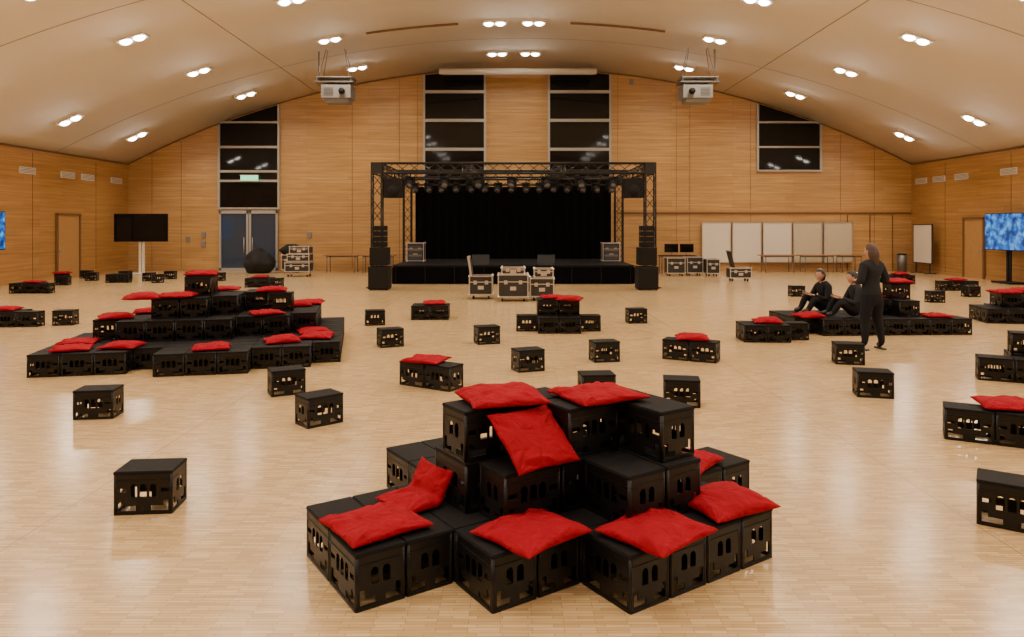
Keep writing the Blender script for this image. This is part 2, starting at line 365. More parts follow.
# ------------------------------------------------------------------ cushions
def cushion_mesh(seed, w=0.50, h=0.46, T=0.105, fold=0, foldang=0.0):
    n = 44; bm = bmesh.new(); rs = random.Random(seed)
    folds = []
    for k in range(6):
        cx_, cy_ = rs.choice(((1, 1), (-1, 1), (1, -1), (-1, -1))); an = math.atan2(-cy_, -cx_)+rs.uniform(-.6, .6)
        folds.append((cx_*rs.uniform(.5, 1), cy_*rs.uniform(.5, 1), math.cos(an), math.sin(an), rs.uniform(.5, 1.1), rs.uniform(.008, .015)*rs.choice((1, 1, -1))))
    def P(s, t, side):
        e = max(0, (1-s*s))*max(0, (1-t*t))
        th = T*(e**0.40)*0.5
        x = s*w/2*(1-0.07*(1-t*t)*abs(s)**3); y = t*h/2*(1-0.07*(1-s*s)*abs(t)**3)
        q = Vector((x*4.0+seed*7.3, y*4.0, side*0.6))
        nz = noise.noise(q)*0.026*min(1, e*6) + noise.noise(q*2.7)*0.012*min(1, e*8)
        cr = 0
        for cx_, cy_ in ((1, 1), (-1, 1), (1, -1), (-1, -1)):
            dx = s-cx_; dy = t-cy_; dd = math.hypot(dx, dy)
            cr += math.sin(math.atan2(dy, dx)*14+seed)*0.007*math.exp(-dd*2.2)*min(1, dd*3)
        for fx_, fy_, ux, uy, ln, am in folds:
            dx = s-fx_; dy = t-fy_; al = dx*ux+dy*uy; pe = -dx*uy+dy*ux+.12*math.sin(al*4+seed)
            if -0.2 < al < ln: cr += am*math.exp(-(pe/.075)**2)*math.sin(math.pi*min(1, max(0, (al+.2)/(ln+.2))))
        z = side*th*(1.15 if side > 0 else 0.6) + (nz+cr)*(1 if side > 0 else 0.25)
        z += 0.008*noise.noise(Vector((x*6, y*6, seed*3.1)))
        x += .007*noise.noise(Vector((y*7, seed, 1))); y += .007*noise.noise(Vector((x*7, seed, 5)))
        if fold:
            yy = y+h*0.02
            if yy > 0:
                r0 = 0.07/foldang
                if yy < 0.07:
                    a_ = foldang*yy/0.07; base = Vector((0, r0*math.sin(a_), r0*(1-math.cos(a_)))); nrm = Vector((0, -math.sin(a_), math.cos(a_)))
                else:
                    a_ = foldang; base = Vector((0, r0*math.sin(a_)+(yy-0.07)*math.cos(a_), r0*(1-math.cos(a_))+(yy-0.07)*math.sin(a_))); nrm = Vector((0, -math.sin(a_), math.cos(a_)))
                v = base+nrm*z; return (x, v.y, v.z)
            return (x, yy, z)
        return (x, y, z)
    grid = {}
    for side in (1, -1):
        for i in range(n+1):
            for j in range(n+1):
                s = math.sin((i/n-0.5)*math.pi); t = math.sin((j/n-0.5)*math.pi)
                s = 0.5*s+0.5*(2*i/n-1); t = 0.5*t+0.5*(2*j/n-1)
                border = i in (0, n) or j in (0, n)
                if side == -1 and border: grid[(side, i, j)] = grid[(1, i, j)]
                else: grid[(side, i, j)] = bm.verts.new(P(s, t, side))
        for i in range(n):
            for j in range(n):
                q = [grid[(side, i, j)], grid[(side, i+1, j)], grid[(side, i+1, j+1)], grid[(side, i, j+1)]]
                if side == -1: q.reverse()
                f = bm.faces.new(q); f.smooth = True
    zmin = sorted(v.co.z for v in bm.verts)[len(bm.verts)//20]
    for v in bm.verts: v.co.z -= zmin
    if not fold:
        for v in bm.verts:
            if v.co.z < 0.002: v.co.z = 0.002
    me = bpy.data.meshes.new("cushion"); bm.to_mesh(me); bm.free(); me.materials.append(M_red); return me
CU = [cushion_mesh(k+1) for k in range(5)]
CUF = cushion_mesh(9, 0.36, 0.46, 0.09, fold=1, foldang=1.15)
CUL = cushion_mesh(11, 0.46, 0.42, 0.09)
cnt = [0]
def cushion(x, y, z, rz=0, me=None, rx=0, ry=0):
    cnt[0] += 1
    o = inst("red_cushion", me or CU[cnt[0] % 5], (x, y, z+.001)); o.rotation_mode = 'XYZ'
    o.rotation_euler = (math.radians(rx), math.radians(ry), math.radians(rz)); return o

# ------------------------------------------------------------------ foreground stack
th = math.radians(33.8); A = Vector((-math.sin(th), math.cos(th))); Bv = Vector((math.cos(th), math.sin(th))); O = Vector((-0.809, 3.71))
def uv(u, v): return O+A*u+Bv*v
par = empty("crate_stack", (0, 0, 0))
def sc(u, v, longu, tier):
    du, dv = (0.4, 0.29) if longu else (0.29, 0.4)
    p = uv(u+du/2, v+dv/2)
    crate(p.x, p.y, 33.8+(90 if longu else 0), tier*CH, par)
for k in range(8):
    us = {0: (0, .4), 1: (0, .4), 2: (-.4, 0, .4), 3: (-.4, 0, .4, .8, 1.2), 4: (-.8, -.4, 0, .4, .8, 1.2), 5: (-.8, -.4, 0, .4), 6: (-.8, -.4, 0, .4), 7: (-.8, -.4, 0)}[k]
    for u in us: sc(u, .2925*k, True, 0)
sc(-.15, 2.37, True, 0); sc(-.15, 2.67, True, 0)
for v in (.74, 1.04, 1.34): sc(.14, v, True, 1)
sc(-.16, .82, False, 1); sc(-.16, 1.225, False, 1)
sc(-.565, 1.38, True, 1); sc(-.565, 1.68, True, 1); sc(-.16, 1.68, True, 1)
sc(.15, .74, False, 2); sc(.15, 1.145, False, 2)
sc(-.5, 1.70, True, 2); sc(-.095, 1.70, True, 2); sc(-.145, 1.29, False, 2)
def cuv(u, v, z, rot=0, **k):
    p = uv(u, v); return cushion(p.x, p.y, z, 33.8+rot, **k)
cuv(.27, .23, CH, 4, me=CU[0])
cuv(-.31, .89, CH, 10, me=CU[1])
cuv(-.69, 1.46, CH, 8, me=CU[2])
cuv(-.61, 2.10, CH, -6, me=CU[3])
cuv(.25, 1.06, 3*CH, -14, me=CU[4])
cuv(-.02, 1.62, 3*CH, -6, me=CU[0])
cuv(.05, 2.45, CH, 20, me=CU[1])
p = uv(-0.05, 1.08); o = cushion(p.x, p.y, 2*CH+0.125, 33.8+2, me=CUL, rx=40)
p = uv(.47, .61); cushion(p.x, p.y, CH, 33.8-84, me=CUF)

# ------------------------------------------------------------------ generic height-map stacks
def stack(ox, oy, deg, rows, a0=0, cush=()):
    t = math.radians(deg); Bd = Vector((math.cos(t), math.sin(t))); Ad = Vector((-math.sin(t), math.cos(t))); o_ = Vector((ox, oy))
    pr = empty("crate_stack", (0, 0, 0))
    H = {}
    for i, row in enumerate(rows):
        for j, h in enumerate(row):
            H[(i+a0, j)] = h
            p = o_+Ad*((i+a0+0.5)*0.295)+Bd*((j+0.5)*0.402)
            for k in range(h):
                crate(p.x, p.y, deg+random.uniform(-.6, .6), k*CH, pr)
    for (a_, b_, rot) in cush:
        p = o_+Ad*((a_+0.5)*0.295)+Bd*((b_+0.5)*0.402)
        h = max(H.get((math.floor(a_+0.5), math.floor(b_+0.5)), 1), H.get((math.ceil(a_), math.ceil(b_)), 0), H.get((math.floor(a_), math.floor(b_)), 0), H.get((math.ceil(a_), math.floor(b_)), 0))
        cushion(p.x, p.y, h*CH, deg+rot)
stack(-6.45, 9.75, 12, [
 [0,0,0,0,1,1,1,0,0,0],
 [1,1,1,0,1,1,1,1,1,0],
 [1,1,1,1,1,1,1,1,1,1],
 [1,1,1,1,1,1,1,1,1,1],
 [0,1,2,2,2,2,1,1,1,1],
 [0,2,2,3,3,2,2,2,1,1],
 [1,1,2,3,4,3,2,2,2,1],
 [1,1,2,3,4,3,2,3,2,1],
 [0,1,1,2,3,3,3,2,2,1],
 [0,0,1,1,2,2,3,2,2,1],
 [0,0,1,1,1,2,2,1,2,1],
 [0,0,0,1,1,1,1,1,1,1]], a0=-2, cush=[
 (-.5, .6, 10), (-.2, 2.1, -8), (-1.5, 5.2, 6), (0, 7.4, 14), (1.0, 8.6, -8), (1.5, 0.3, 5),
 (3, 1.2, 18), (3.0, 3.4, -5), (2.4, 2.2, 12), (4.5, 4.0, 6), (3.2, 6.6, 20), (5.5, 6.6, 4),
 (5.2, 2.0, 8), (7, 7.5, 10), (8, 8, -6), (6.8, 4.6, 5), (2.8, 8.4, 12), (8, 3.2, 5)])
stack(5.25, 13.05, 3, [
 [0,1,1,1,1,1,1,1],
 [1,1,1,1,1,2,1,1],
 [1,1,1,1,2,3,1,0],
 [1,1,1,1,2,2,1,0],
 [1,1,1,1,2,1,0,0]], cush=[(.7, .2, 8), (2, 5, 12), (.4, 6.2, -8), (3, 5, 6)])
stack(9.75, 14.8, -12, [
 [1,1,1,1,1],
 [1,2,2,2,1],
 [1,2,2,2,1],
 [0,1,2,1,1]], cush=[(.5, .6, 12), (1.4, 1.6, -10), (1.3, 3.2, 15)])
stack(0.08, 13.35, 0, [[0,1,1,0],[1,2,2,1],[0,2,2,0]], cush=[(1.4, 1.3, 8), (.2, 2.0, -12)])
stack(6.05, 9.35, -26, [[1,1,1],[0,2,2],[0,1,3]], cush=[])
stack(4.05, 6.75, -28, [[1,1,1],[0,1,1]], cush=[(.4, .8, 10)])
stack(3.98, 12.35, -3, [[1,1,0],[1,1,1]], cush=[(.6, .7, -8)])
stack(-2.15, 15.3, 2, [[1,1],[1,1]], cush=[(.5, .7, 8)])
stack(-14.9, 21.3, 0, [[1,1,1],[1,1,0]], cush=[(.4, 1, 5)])
stack(-10.6, 14.15, 5, [[1,1,1],[1,1,0]], cush=[(.5, .6, 5)])
stack(13.2, 22.2, 0, [[1,1,1]], cush=[(.2, 1, 6)])
stack(13.1, 24.8, 0, [[1,1],[1,1]], cush=[(.4, .5, 6)])
stack(-14.3, 25.3, 4, [[1,1],[1,0]], cush=[])
stack(-8.7, 23.4, 0, [[1,1,1],[1,1,0]], cush=[(.4, .6, 6)])
crate(-1.18, 9.10, -32); crate(-0.84, 8.89, -32); cushion(-1.07, 9.02, CH, -20)
crate(2.50, 10.87, -28); crate(2.86, 10.68, -28); cushion(2.70, 10.80, CH, -10)
for x, y, r in [(-2.57, 5.13, 5), (-4.35, 7.58, 8), (-2.70, 8.62, 28), (-1.96, 7.32, 42), (-2.78, 14.6, 14), (-2.03, 12.0, 24), (-.43, 12.3, 18),
                (.22, 10.0, 22), (1.37, 10.7, 12), (2.57, 14.9, 6), (1.90, 8.07, -10), (.98, 8.35, 5), (4.9, 10.5, -12), (4.26, 8.5, -14), (3.36, 4.84, -34),
                (-9.05, 14.6, 10), (11.1, 18.9, 0), (-16.0, 25.6, 0), (-15.4, 26.4, 15), (-13.2, 26.2, 5), (-12.5, 25.4, 30), (-11.9, 26.8, 0), (-12.9, 27.2, 8),
                (-11.4, 25.8, 12), (-16.3, 27.6, 4), (-10.7, 26.3, 0), (13.0, 20.4, 10), (9.6, 19.5, 20), (8.1, 20.5, 0), (8.8, 17.9, 12), (-14.6, 27.2, 0), (-15.2, 24.4, 10)]:
    crate(x, y, r)
cushion(-16.0, 25.6, CH, 0)

# ------------------------------------------------------------------ stage
bb = B()
bb.box((0.05, 27.25, 0.31), (8.3, 4.9, 0.62), M_black)
bb.box((0.05, 27.25, 0.63), (8.34, 4.94, 0.03), M_felt)
bb.box((0.05, 24.77, 0.30), (8.36, 0.02, 0.56), M_cloth)
for k in range(9): bb.box((-4.0+k*1.01, 24.755, 0.3), (0.02, 0.02, 0.56), M_plastic)
bb.obj("stage_platform")
bb = B(); n = 160; i = bb.mi(M_cloth); prev = None
for k in range(n+1):
    x = -4.0+8.1*k/n; yy = 29.80+0.05*math.sin(k*0.9)+0.02*math.sin(k*2.3)
    cur = (bb.bm.verts.new((x, yy, 0.02)), bb.bm.verts.new((x, yy+0.01, 3.62)))
    if prev: f = bb.bm.faces.new((prev[0], cur[0], cur[1], prev[1])); f.smooth = True
    prev = cur
bb.obj("stage_curtain")
def truss(bb, a, b, s=0.32, step=0.42, m=M_truss):
    a = Vector(a); b = Vector(b); d = (b-a); Ln = d.length; d.normalize()
    up = Vector((0, 0, 1)) if abs(d.z) < 0.9 else Vector((0, 1, 0))
    e1 = d.cross(up).normalized(); e2 = e1.cross(d).normalized(); h = s/2
    cs = [(h, h), (h, -h), (-h, -h), (-h, h)]
    for c in cs: bb.tube(a+e1*c[0]+e2*c[1], b+e1*c[0]+e2*c[1], 0.028, m, 6)
    nn = max(2, round(Ln/step))
    for q in range(4):
        c0, c1 = cs[q], cs[(q+1) % 4]
        for k in range(nn):
            p0 = a+d*(Ln*k/nn); p1 = a+d*(Ln*(k+1)/nn)
            if k % 2: bb.tube(p0+e1*c0[0]+e2*c0[1], p1+e1*c1[0]+e2*c1[1], 0.014, m, 5)
            else: bb.tube(p0+e1*c1[0]+e2*c1[1], p1+e1*c0[0]+e2*c0[1], 0.014, m, 5)
bb = B(); TXL, TXR, TYF, TYB, TZ = -4.38, 4.48, 23.4, 30.2, 3.88
for x in (TXL, TXR):
    for y in (TYF, TYB):
        truss(bb, (x, y, 0.04), (x, y, TZ-0.16)); bb.box((x, y, 0.02), (0.6 if y == TYF else .34, 0.6, 0.03), M_truss)
        bb.box((x, y, TZ), (0.36, 0.36, 0.36), M_truss)
for y in (TYF, 26.6, TYB): truss(bb, (TXL+.16, y, TZ), (TXR-.16, y, TZ))
for x in (TXL, TXR): truss(bb, (x, TYF+.16, TZ), (x, TYB-.16, TZ))
truss(bb, (-1.5, TYF+.16, TZ), (-1.5, TYB-.16, TZ)); truss(bb, (1.6, TYF+.16, TZ), (1.6, TYB-.16, TZ))
bb.obj("stage_truss")
def lamp_mesh():
    bb = B()
    bb.tube((0, 0, -.02), (0, 0, -0.12), 0.02, M_black, 6)
    bb.box((0, 0, -0.15), (0.30, 0.12, 0.06), M_black)
    for s in (-1, 1): bb.box((s*0.14, 0, -0.28), (0.03, 0.08, 0.24), M_black)
    bb.tube((0, 0.10, -0.22), (0, -0.16, -0.42), 0.11, M_black, 12, 0.12)
    bb.tube((0, -0.158, -0.418), (0, -0.168, -0.427), 0.10, M_lamp, 12)
    return bb.mesh("stage_light")
LM = lamp_mesh()
for k in range(15): inst("stage_light", LM, (-3.6+k*0.515, 26.6, TZ-0.16), random.uniform(-.3, .3))
for k in range(7): inst("stage_light", LM, (-3.3+k*1.1, TYF, TZ-0.16), random.uniform(-.3, .3))
def speaker(name, loc, rz, hang=True):
    bb = B()
    bb.box((0, 0, 0), (0.62, 0.45, 0.62), M_black); bb.box((0, -0.23, 0), (0.56, 0.02, 0.56), M_plastic)
    bb.tube((0, -0.235, -0.08), (0, -0.25, -0.08), 0.2, M_black, 20); bb.box((0, -0.245, 0.2), (0.3, 0.01, 0.1), M_black)
    if hang:
        bb.box((0, 0, 0.34), (0.1, 0.3, 0.06), M_black); bb.tube((0, 0, 0.31), (0, 0, 0.46), 0.02, M_black)
    return bb.obj(name, loc, rz)
speaker("hanging_speaker", (-3.82, 23.4, 3.22), 0.0); speaker("hanging_speaker", (3.92, 23.4, 3.22), 0.0)
for x in (-4.16, 4.24):
    bb = B()
    bb.box((0, 0, 0.38), (0.62, 0.7, 0.70), M_black); bb.box((0, -0.355, 0.38), (0.56, 0.012, 0.62), M_plastic)
    bb.box((0, 0, 1.05), (0.55, 0.6, 0.55), M_black); bb.box((0, -0.305, 1.05), (0.49, 0.012, 0.48), M_plastic)
    for k in range(4): bb.box((0, 0, 1.42+k*0.17), (0.42, 0.35, 0.155), M_black); bb.box((0, -0.18, 1.42+k*0.17), (0.38, 0.01, 0.12), M_plastic)
    for sx in (-.25, .25):
        for sy in (-.28, .28): bb.tube((sx, sy, 0), (sx, sy, 0.04), 0.03, M_black, 8)
    bb.obj("pa_speaker_stack", (x, 22.7, 0), bevel=0.008)
def case(bb, c, d, rz=0, wheels=False):
    x, y, z = c; sx, sy, sz = d
    bb.box((x, y, z), d, M_case)
    e = 0.03
    for a_ in (-1, 1):
        for b_ in (-1, 1):
            bb.box((x+a_*sx/2, y+b_*sy/2, z), (e, e, sz+e*.6), M_alu)
            bb.box((x+a_*sx/2, y, z+b_*sz/2), (e, sy, e), M_alu)
            bb.box((x, y+a_*sy/2, z+b_*sz/2), (sx, e, e), M_alu)
            for c_ in (-1, 1): bb.ball((x+a_*sx/2, y+b_*sy/2, z+c_*sz/2), (.035, .035, .035), M_alu, 8)
    bb.box((x, y-sy/2-.004, z+sz*0.18), (sx, .01, .025), M_alu)
    for a_ in (-.25, .25): bb.box((x+a_*sx, y-sy/2-.01, z+sz*0.16), (.09, .012, .1), M_alu)
    bb.box((x, y-sy/2-.01, z-sz*0.12), (.16, .012, .1), M_alu)
    if wheels:
        for a_ in (-1, 1):
            for b_ in (-1, 1):
                wx, wy = x+a_*(sx/2-.1), y+b_*(sy/2-.1)
                bb.tube((wx-.02, wy, .05), (wx+.02, wy, .05), .05, M_black, 12); bb.box((wx, wy, .10), (.06, .06, .05), M_alu)
bb = B(); case(bb, (0, 0, .38), (.62, .55, .5), wheels=True)
bb.box((-.30, 0, .88), (.05, .5, .52), M_case, ry=-.15); bb.box((-.34, 0, 1.15), (.07, .53, .035), M_alu, ry=-.15); bb.box((-.27, 0, .64), (.06, .53, .03), M_alu)
for s in (-1, 1): bb.box((-.30, s*.26, .88), (.06, .03, .52), M_alu, ry=-.15)
bb.obj("flight_case_trolley", (-0.85, 19.9, 0))
bb = B(); case(bb, (0, 0, .42), (.78, .6, .58), wheels=True); case(bb, (0, 0, .81), (.6, .5, .16)); bb.obj("flight_case", (0.03, 19.3, 0))
bb = B(); case(bb, (0, 0, .36), (.62, .6, .48), wheels=True); case(bb, (0.05, 0, .74), (.5, .45, .22)); bb.obj("flight_case", (0.80, 19.5, 0))
bb = B(); case(bb, (0, 0, .33), (.80, .5, .42), wheels=True); bb.obj("flight_case", (0.1, 20.6, 0))
bb = B()
for k, z in enumerate((.38, .75, 1.05)): case(bb, (0.04*k, 0, z), (.95-.1*k, .6, .34 if k == 0 else .27), wheels=(k == 0))
bb.obj("flight_case_pile", (-8.45, 28.6, 0))
for x, y, w, h in ((6.55, 29.0, .7, .6), (7.35, 29.2, .62, .62), (8.0, 28.9, .5, .55)):
    bb = B(); case(bb, (0, 0, .12+h/2), (w, .6, h), wheels=True); bb.obj("flight_case", (x, y, 0))
bb = B(); case(bb, (0, 0, .30), (.75, .5, .34), wheels=True); bb.box((-.30, 0.0, .80), (.04, .48, .6), M_case, ry=-.25); bb.box((-.375, 0, 1.1), (.06, .5, .03), M_alu, ry=-.25)
bb.obj("flight_case_trolley", (8.25, 26.2, 0))
for x in (-3.62, 3.72):
    bb = B(); case(bb, (0, 0, .38), (.62, .5, .66))
    for k in range(5): bb.box((0, -.262, .14+k*.11), (.5, .01, .08), M_steel if k % 2 else M_lamp)
    bb.obj("amplifier_rack", (x, 27.2, .645))
for x, r in ((-1.1, .1), (1.2, -.1)):
    bb = B(); bb.poly([(-.3, -.2, 0), (-.3, .2, 0), (-.3, .2, .34), (-.3, -.05, .34)], M_black); bb.poly([(.3, -.2, 0), (.3, -.05, .34), (.3, .2, .34), (.3, .2, 0)], M_black)
    bb.poly([(-.3, -.2, 0), (-.3, -.05, .34), (.3, -.05, .34), (.3, -.2, 0)], M_plastic); bb.poly([(-.3, .2, 0), (.3, .2, 0), (.3, .2, .34), (-.3, .2, .34)], M_black)
    bb.poly([(-.3, -.05, .34), (-.3, .2, .34), (.3, .2, .34), (.3, -.05, .34)], M_black)
    bb.obj("stage_monitor_wedge", (x, 25.3, .648), r)
bb = B(); bb.box((0, 0, .74), (1.5, .6, .04), M_black)
for sx in (-.7, .7):
    for sy in (-.25, .25): bb.box((sx, sy, .36), (.04, .04, .72), M_steel)
bb.obj("equipment_table", (7.0, 30.5, 0))
for x in (6.75, 7.4):
    bb = B(); bb.box((0, 0, .3), (.58, .04, .36), M_black); bb.box((0, -.022, .3), (.54, .005, .32), M_glass); bb.tube((0, .02, 0), (0, .02, .15), .02, M_steel); bb.box((0, 0, .01), (.25, .18, .02), M_steel)
    bb.obj("computer_monitor", (x, 30.5, .765))

# ------------------------------------------------------------------ displays etc
def tv(name, loc, rz, mat, w=2.1, h=1.2, zc=1.95, pole=M_white):
    bb = B(); bb.box((0, 0, zc), (w, .06, h), M_black); bb.box((0, -.033, zc), (w-.05, .006, h-.05), mat)
    for s in (-.07, .07): bb.box((s, .06, zc/2+.05), (.10, .04, zc), pole)
    bb.box((0, .06, .04), (1.0, .6, .05), pole)
    for sx in (-.42, .42):
        for sy in (-.2, .3): bb.tube((sx-.02, sy, .03), (sx+.02, sy, .03), .03, M_black, 8)
    return bb.obj(name, loc, rz)
tv("display_on_stand", (-15.25, 29.6, 0), 0, M_glass, 2.2, 1.15, 1.93)
tv("display_on_stand", (17.2, 25.0, 0), -math.pi/2, M_blue, 2.3, 1.3, 1.80, M_black)
tv("display_on_stand", (-16.55, 22.45, 0), math.pi/2, M_blue, 2.05, 1.25, 1.85, M_black)
for k in range(5):
    x = 9.05+k*1.35; m = M_board if k < 3 else M_board2
    bb = B(); bb.box((0, 0, 0), (1.25, .04, 1.75), m)
    for s in (-1, 1): bb.box((s*.625, -.01, 0), (.035, .06, 1.78), M_alu); bb.box((0, -.01, s*.875), (1.28, .06, .035), M_alu)
    bb.obj("whiteboard", (x, YB-.09, 1.27))
bb = B(); bb.box((0, 0, 1.25), (.05, 1.35, 1.6), M_board)
for s in (-1, 1): bb.box((0, s*.68, 1.25), (.07, .04, 1.64), M_frdark); bb.box((0, 0, 1.25+s*.81), (.07, 1.4, .04), M_frdark); bb.box((0, s*.5, .22), (.05, .05, .44), M_frdark); bb.box((0, s*.5, .02), (.5, .06, .04), M_frdark)
bb.obj("mobile_whiteboard", (XR-.4, 30.4, 0))
def table(x, y, w, m=M_table):
    bb = B(); bb.box((0, 0, .73), (w, .7, .04), m)
    for sx in (-1, 1):
        for sy in (-.28, .28): bb.tube((sx*(w/2-.15), sy, 0), (sx*(w/2-.15), sy, .71), .02, M_steel, 8)
        bb.box((sx*(w/2-.15), 0, .68), (.03, .56, .04), M_steel)
    bb.box((0, .28, .66), (w-.3, .03, .05), M_steel)
    bb.obj("folding_table", (x, y, 0))
table(-7.35, 31.2, 1.5); table(-5.8, 31.2, 1.5)
table(11.5, 31.2, 1.5); table(13.2, 31.2, 1.5); table(14.6, 31.2, 1.1)
def blob(name, loc, d, mat, seed, flat=.72):
    bm = bmesh.new(); bmesh.ops.create_icosphere(bm, subdivisions=4, radius=1)
    for v in bm.verts:
        c = v.co.copy(); k = 1+.18*noise.noise(c*1.6+Vector((seed, 0, 0)))+.05*noise.noise(c*5)
        z = c.z*k; z = max(z, -flat); kk = 1+.18*(1-abs(z))
        v.co = Vector((c.x*k*kk*d[0], c.y*k*kk*d[1], (z+flat)*d[2]))
    for f in bm.faces: f.smooth = True
    me = bpy.data.meshes.new(name); bm.to_mesh(me); bm.free(); me.materials.append(mat); return inst(name, me, loc)
blob("bean_bag", (-10.75, 30.6, 0), (.56, .46, .60), M_bag, 1)
bb = B(); case(bb, (0, 0, .45), (.7, .55, .62), wheels=True); bb.obj("flight_case", (-9.45, 30.9, 0))
blob("cable_cover_cloth", (-9.45, 30.9, .785), (.42, .3, .26), M_bag, 5)
bb = B(); bb.tube((0, 0, 0), (0, 0, .75), .19, M_steel, 20, .21); bb.tube((0, 0, .75), (0, 0, .8), .215, M_black, 20, .16); bb.obj("waste_bin", (17.0, 31.4, 0))
for x, z in ((-13.7, 1.6), (-13.7, 1.2), (-14.4, 1.4), (5.3, 8.4), (-9.0, 1.6)):
    B().box((0, 0, 0), (.18, .05, .24), M_grey).obj("wall_control_panel", (x, YB-.03, z))
bb = B(); bb.tube((-3.1, 0, 0), (3.6, 0, 0), .13, M_white, 14)
for x in (-2.9, 3.4): bb.tube((x, 0, .1), (x, 0, .24), .012, M_frame)
bb.box((.25, 0, -.13), (6.5, .04, .04), M_frame)
bb.obj("projection_screen_case", (0, 30.7, 8.60))
for x, s in ((-6.35, 1), (6.7, -1)):
    bb = B()
    bb.box((0, 0, .42), (1.40, .8, .05), M_steel); bb.box((0, 0, .60), (1.34, .7, .03), M_grey)
    for sx in (-.62, .62):
        for sy in (-.36, .36): bb.tube((sx, sy, .42), (sx, sy, .62), .02, M_steel)
    bb.box((.08*s, 0, .08), (1.05, .78, .46), M_grey); bb.box((.08*s, 0, -.22), (.85, .62, .16), M_grey)
    for sx in (-.3, .5): bb.box((sx*s, 0, .36), (.03, .5, .12), M_steel)
    bb.tube((.3*s, -.38, .08), (.3*s, -.48, .08), .11, M_black, 14)
    for k in range(6): bb.box((-.18*s, -.392, -.06+k*.05), (.34, .01, .02), M_frdark)
    zc = arch(x)-6.75-0.02
    for sx in (-.55, .55):
        bb.tube((sx, -.3, .6), (sx*.6, -.1, zc), .012, M_steel); bb.tube((sx, .3, .6), (sx*.6, .1, zc), .012, M_steel)
    bb.box((-.62*s, 0, (zc+.6)/2+.1), (.05, .05, zc-.9), M_steel)
    bb.obj("ceiling_projector", (x, 26.0, 6.72))

# ------------------------------------------------------------------ people
M_skin = simple("skin", (0.50, 0.27, 0.18), 0.5, noise_amt=.05)
M_top = simple("charcoal_top", (0.018, 0.020, 0.023), 0.9, bump=.2, bscale=60, spec=.2)
M_pants = simple("dark_trousers", (0.008, 0.009, 0.012), 0.85, bump=.2, bscale=40, spec=.2)
M_shoe = simple("black_shoe", (0.006, 0.006, 0.006), 0.5)
M_top2 = simple("black_hoodie", (0.010, 0.011, 0.013), 0.9, bump=.2, bscale=60, spec=.2)
M_hair = simple("brown_hair", (0.055, 0.026, 0.014), 0.5, noise_amt=.4, nscale=60, bump=.5, bscale=90)
M_hair2 = simple("black_hair", (0.012, 0.009, 0.008), 0.45, noise_amt=.3, nscale=60, bump=.5, bscale=90)
M_eye = simple("eye_white", (.8, .78, .75), .2); M_iris = simple("iris", (.03, .015, .01), .2); M_lip = simple("lips", (.40, .12, .10), .5)
M_phone = simple("phone_black", (.01, .01, .012), .15)
def skinned(name, V, E, parent, hem=None):
    names = list(V); me = bpy.data.meshes.new(name)
    me.from_pydata([V[k][0] for k in names], [(names.index(a), names.index(b)) for a, b, _ in E], [])
    o = bpy.data.objects.new(name, me); COL.objects.link(o)
    o.modifiers.new("s", 'SKIN'); sv = me.skin_vertices[0].data
    for i, k in enumerate(names):
        r = V[k][1]; sv[i].radius = (r, r) if not isinstance(r, tuple) else r; sv[i].use_root = (i == 0)
    sb = o.modifiers.new("d", 'SUBSURF'); sb.levels = 2; sb.render_levels = 2
    bpy.context.view_layer.update()
    m2 = bpy.data.meshes.new_from_object(o.evaluated_get(bpy.context.evaluated_depsgraph_get()))
    bpy.data.objects.remove(o)
    mats = []
    for _, _, m in E:
        if m not in mats: mats.append(m)
    m2.materials.clear()
    for m in mats: m2.materials.append(m)
    if hem:      # clean garment hem: cut the surface at the hem height
        bm = bmesh.new(); bm.from_mesh(m2)
        bmesh.ops.bisect_plane(bm, geom=bm.verts[:]+bm.edges[:]+bm.faces[:], plane_co=(0, 0, hem), plane_no=(0, 0, 1))
        bm.to_mesh(m2); bm.free()
    segs = [(Vector(V[a][0]), Vector(V[b][0]), mats.index(m), (V[a][1]+V[b][1])/2) for a, b, m in E]
    topm = mats.index(E[0][2]); pm = mats.index(M_pants)
    for p in m2.polygons:
        c = p.center; best = 1e9
        for a, b, i, r in segs:
            d = b-a; t = max(0, min(1, (c-a).dot(d)/d.length_squared)); q = (c-(a+d*t)).length - r*0.6
            if q < best: best = q; bi = i
        if hem:
            if bi == topm and c.z < hem: bi = pm
            elif bi == pm and c.z > hem: bi = topm
        p.material_index = bi; p.use_smooth = True
    o = bpy.data.objects.new(name, m2); COL.objects.link(o); o.parent = parent; return o
def hand(name, wrist, direction, palm_n, parent, side, curl=.5):
    bb = B(); s = side
    bb.ball((0, .045, 0), (.038, .052, .016), M_skin, 14); bb.ball((0, .005, 0), (.026, .03, .018), M_skin, 12)
    for k, (x, ln, an) in enumerate(((.028*s, .072, .10*s), (.010*s, .080, .03*s), (-.009*s, .074, -.04*s), (-.027*s, .058, -.12*s))):
        p = Vector((x, .085, 0)); a = 0
        for seg, (fr, r) in enumerate(((.45, .0088), (.32, .008), (.23, .007))):
            d = Vector((math.sin(an)*math.cos(a), math.cos(an)*math.cos(a), -math.sin(a))); q = p+d*ln*fr
            bb.tube(p, q, r, M_skin, 8, r*.9); bb.ball(q, (r*.93,)*3, M_skin, 8); p = q; a += curl
    p = Vector((.030*s, .02, -.004))
    for fr, r, a in ((.032, .011, .8), (.028, .0095, .55), (.022, .0085, .35)):
        d = Vector((math.sin(a)*s, math.cos(a), -.25)).normalized(); q = p+d*fr; bb.tube(p, q, r, M_skin, 8, r*.9); bb.ball(q, (r*.93,)*3, M_skin, 8); p = q
    o = bb.obj(name, wrist, 0, parent)
    y = Vector(direction).normalized(); z = Vector(palm_n); z = (z-y*z.dot(y)).normalized(); x = y.cross(z)
    o.rotation_euler = Matrix((x, y, z)).transposed().to_euler(); return o
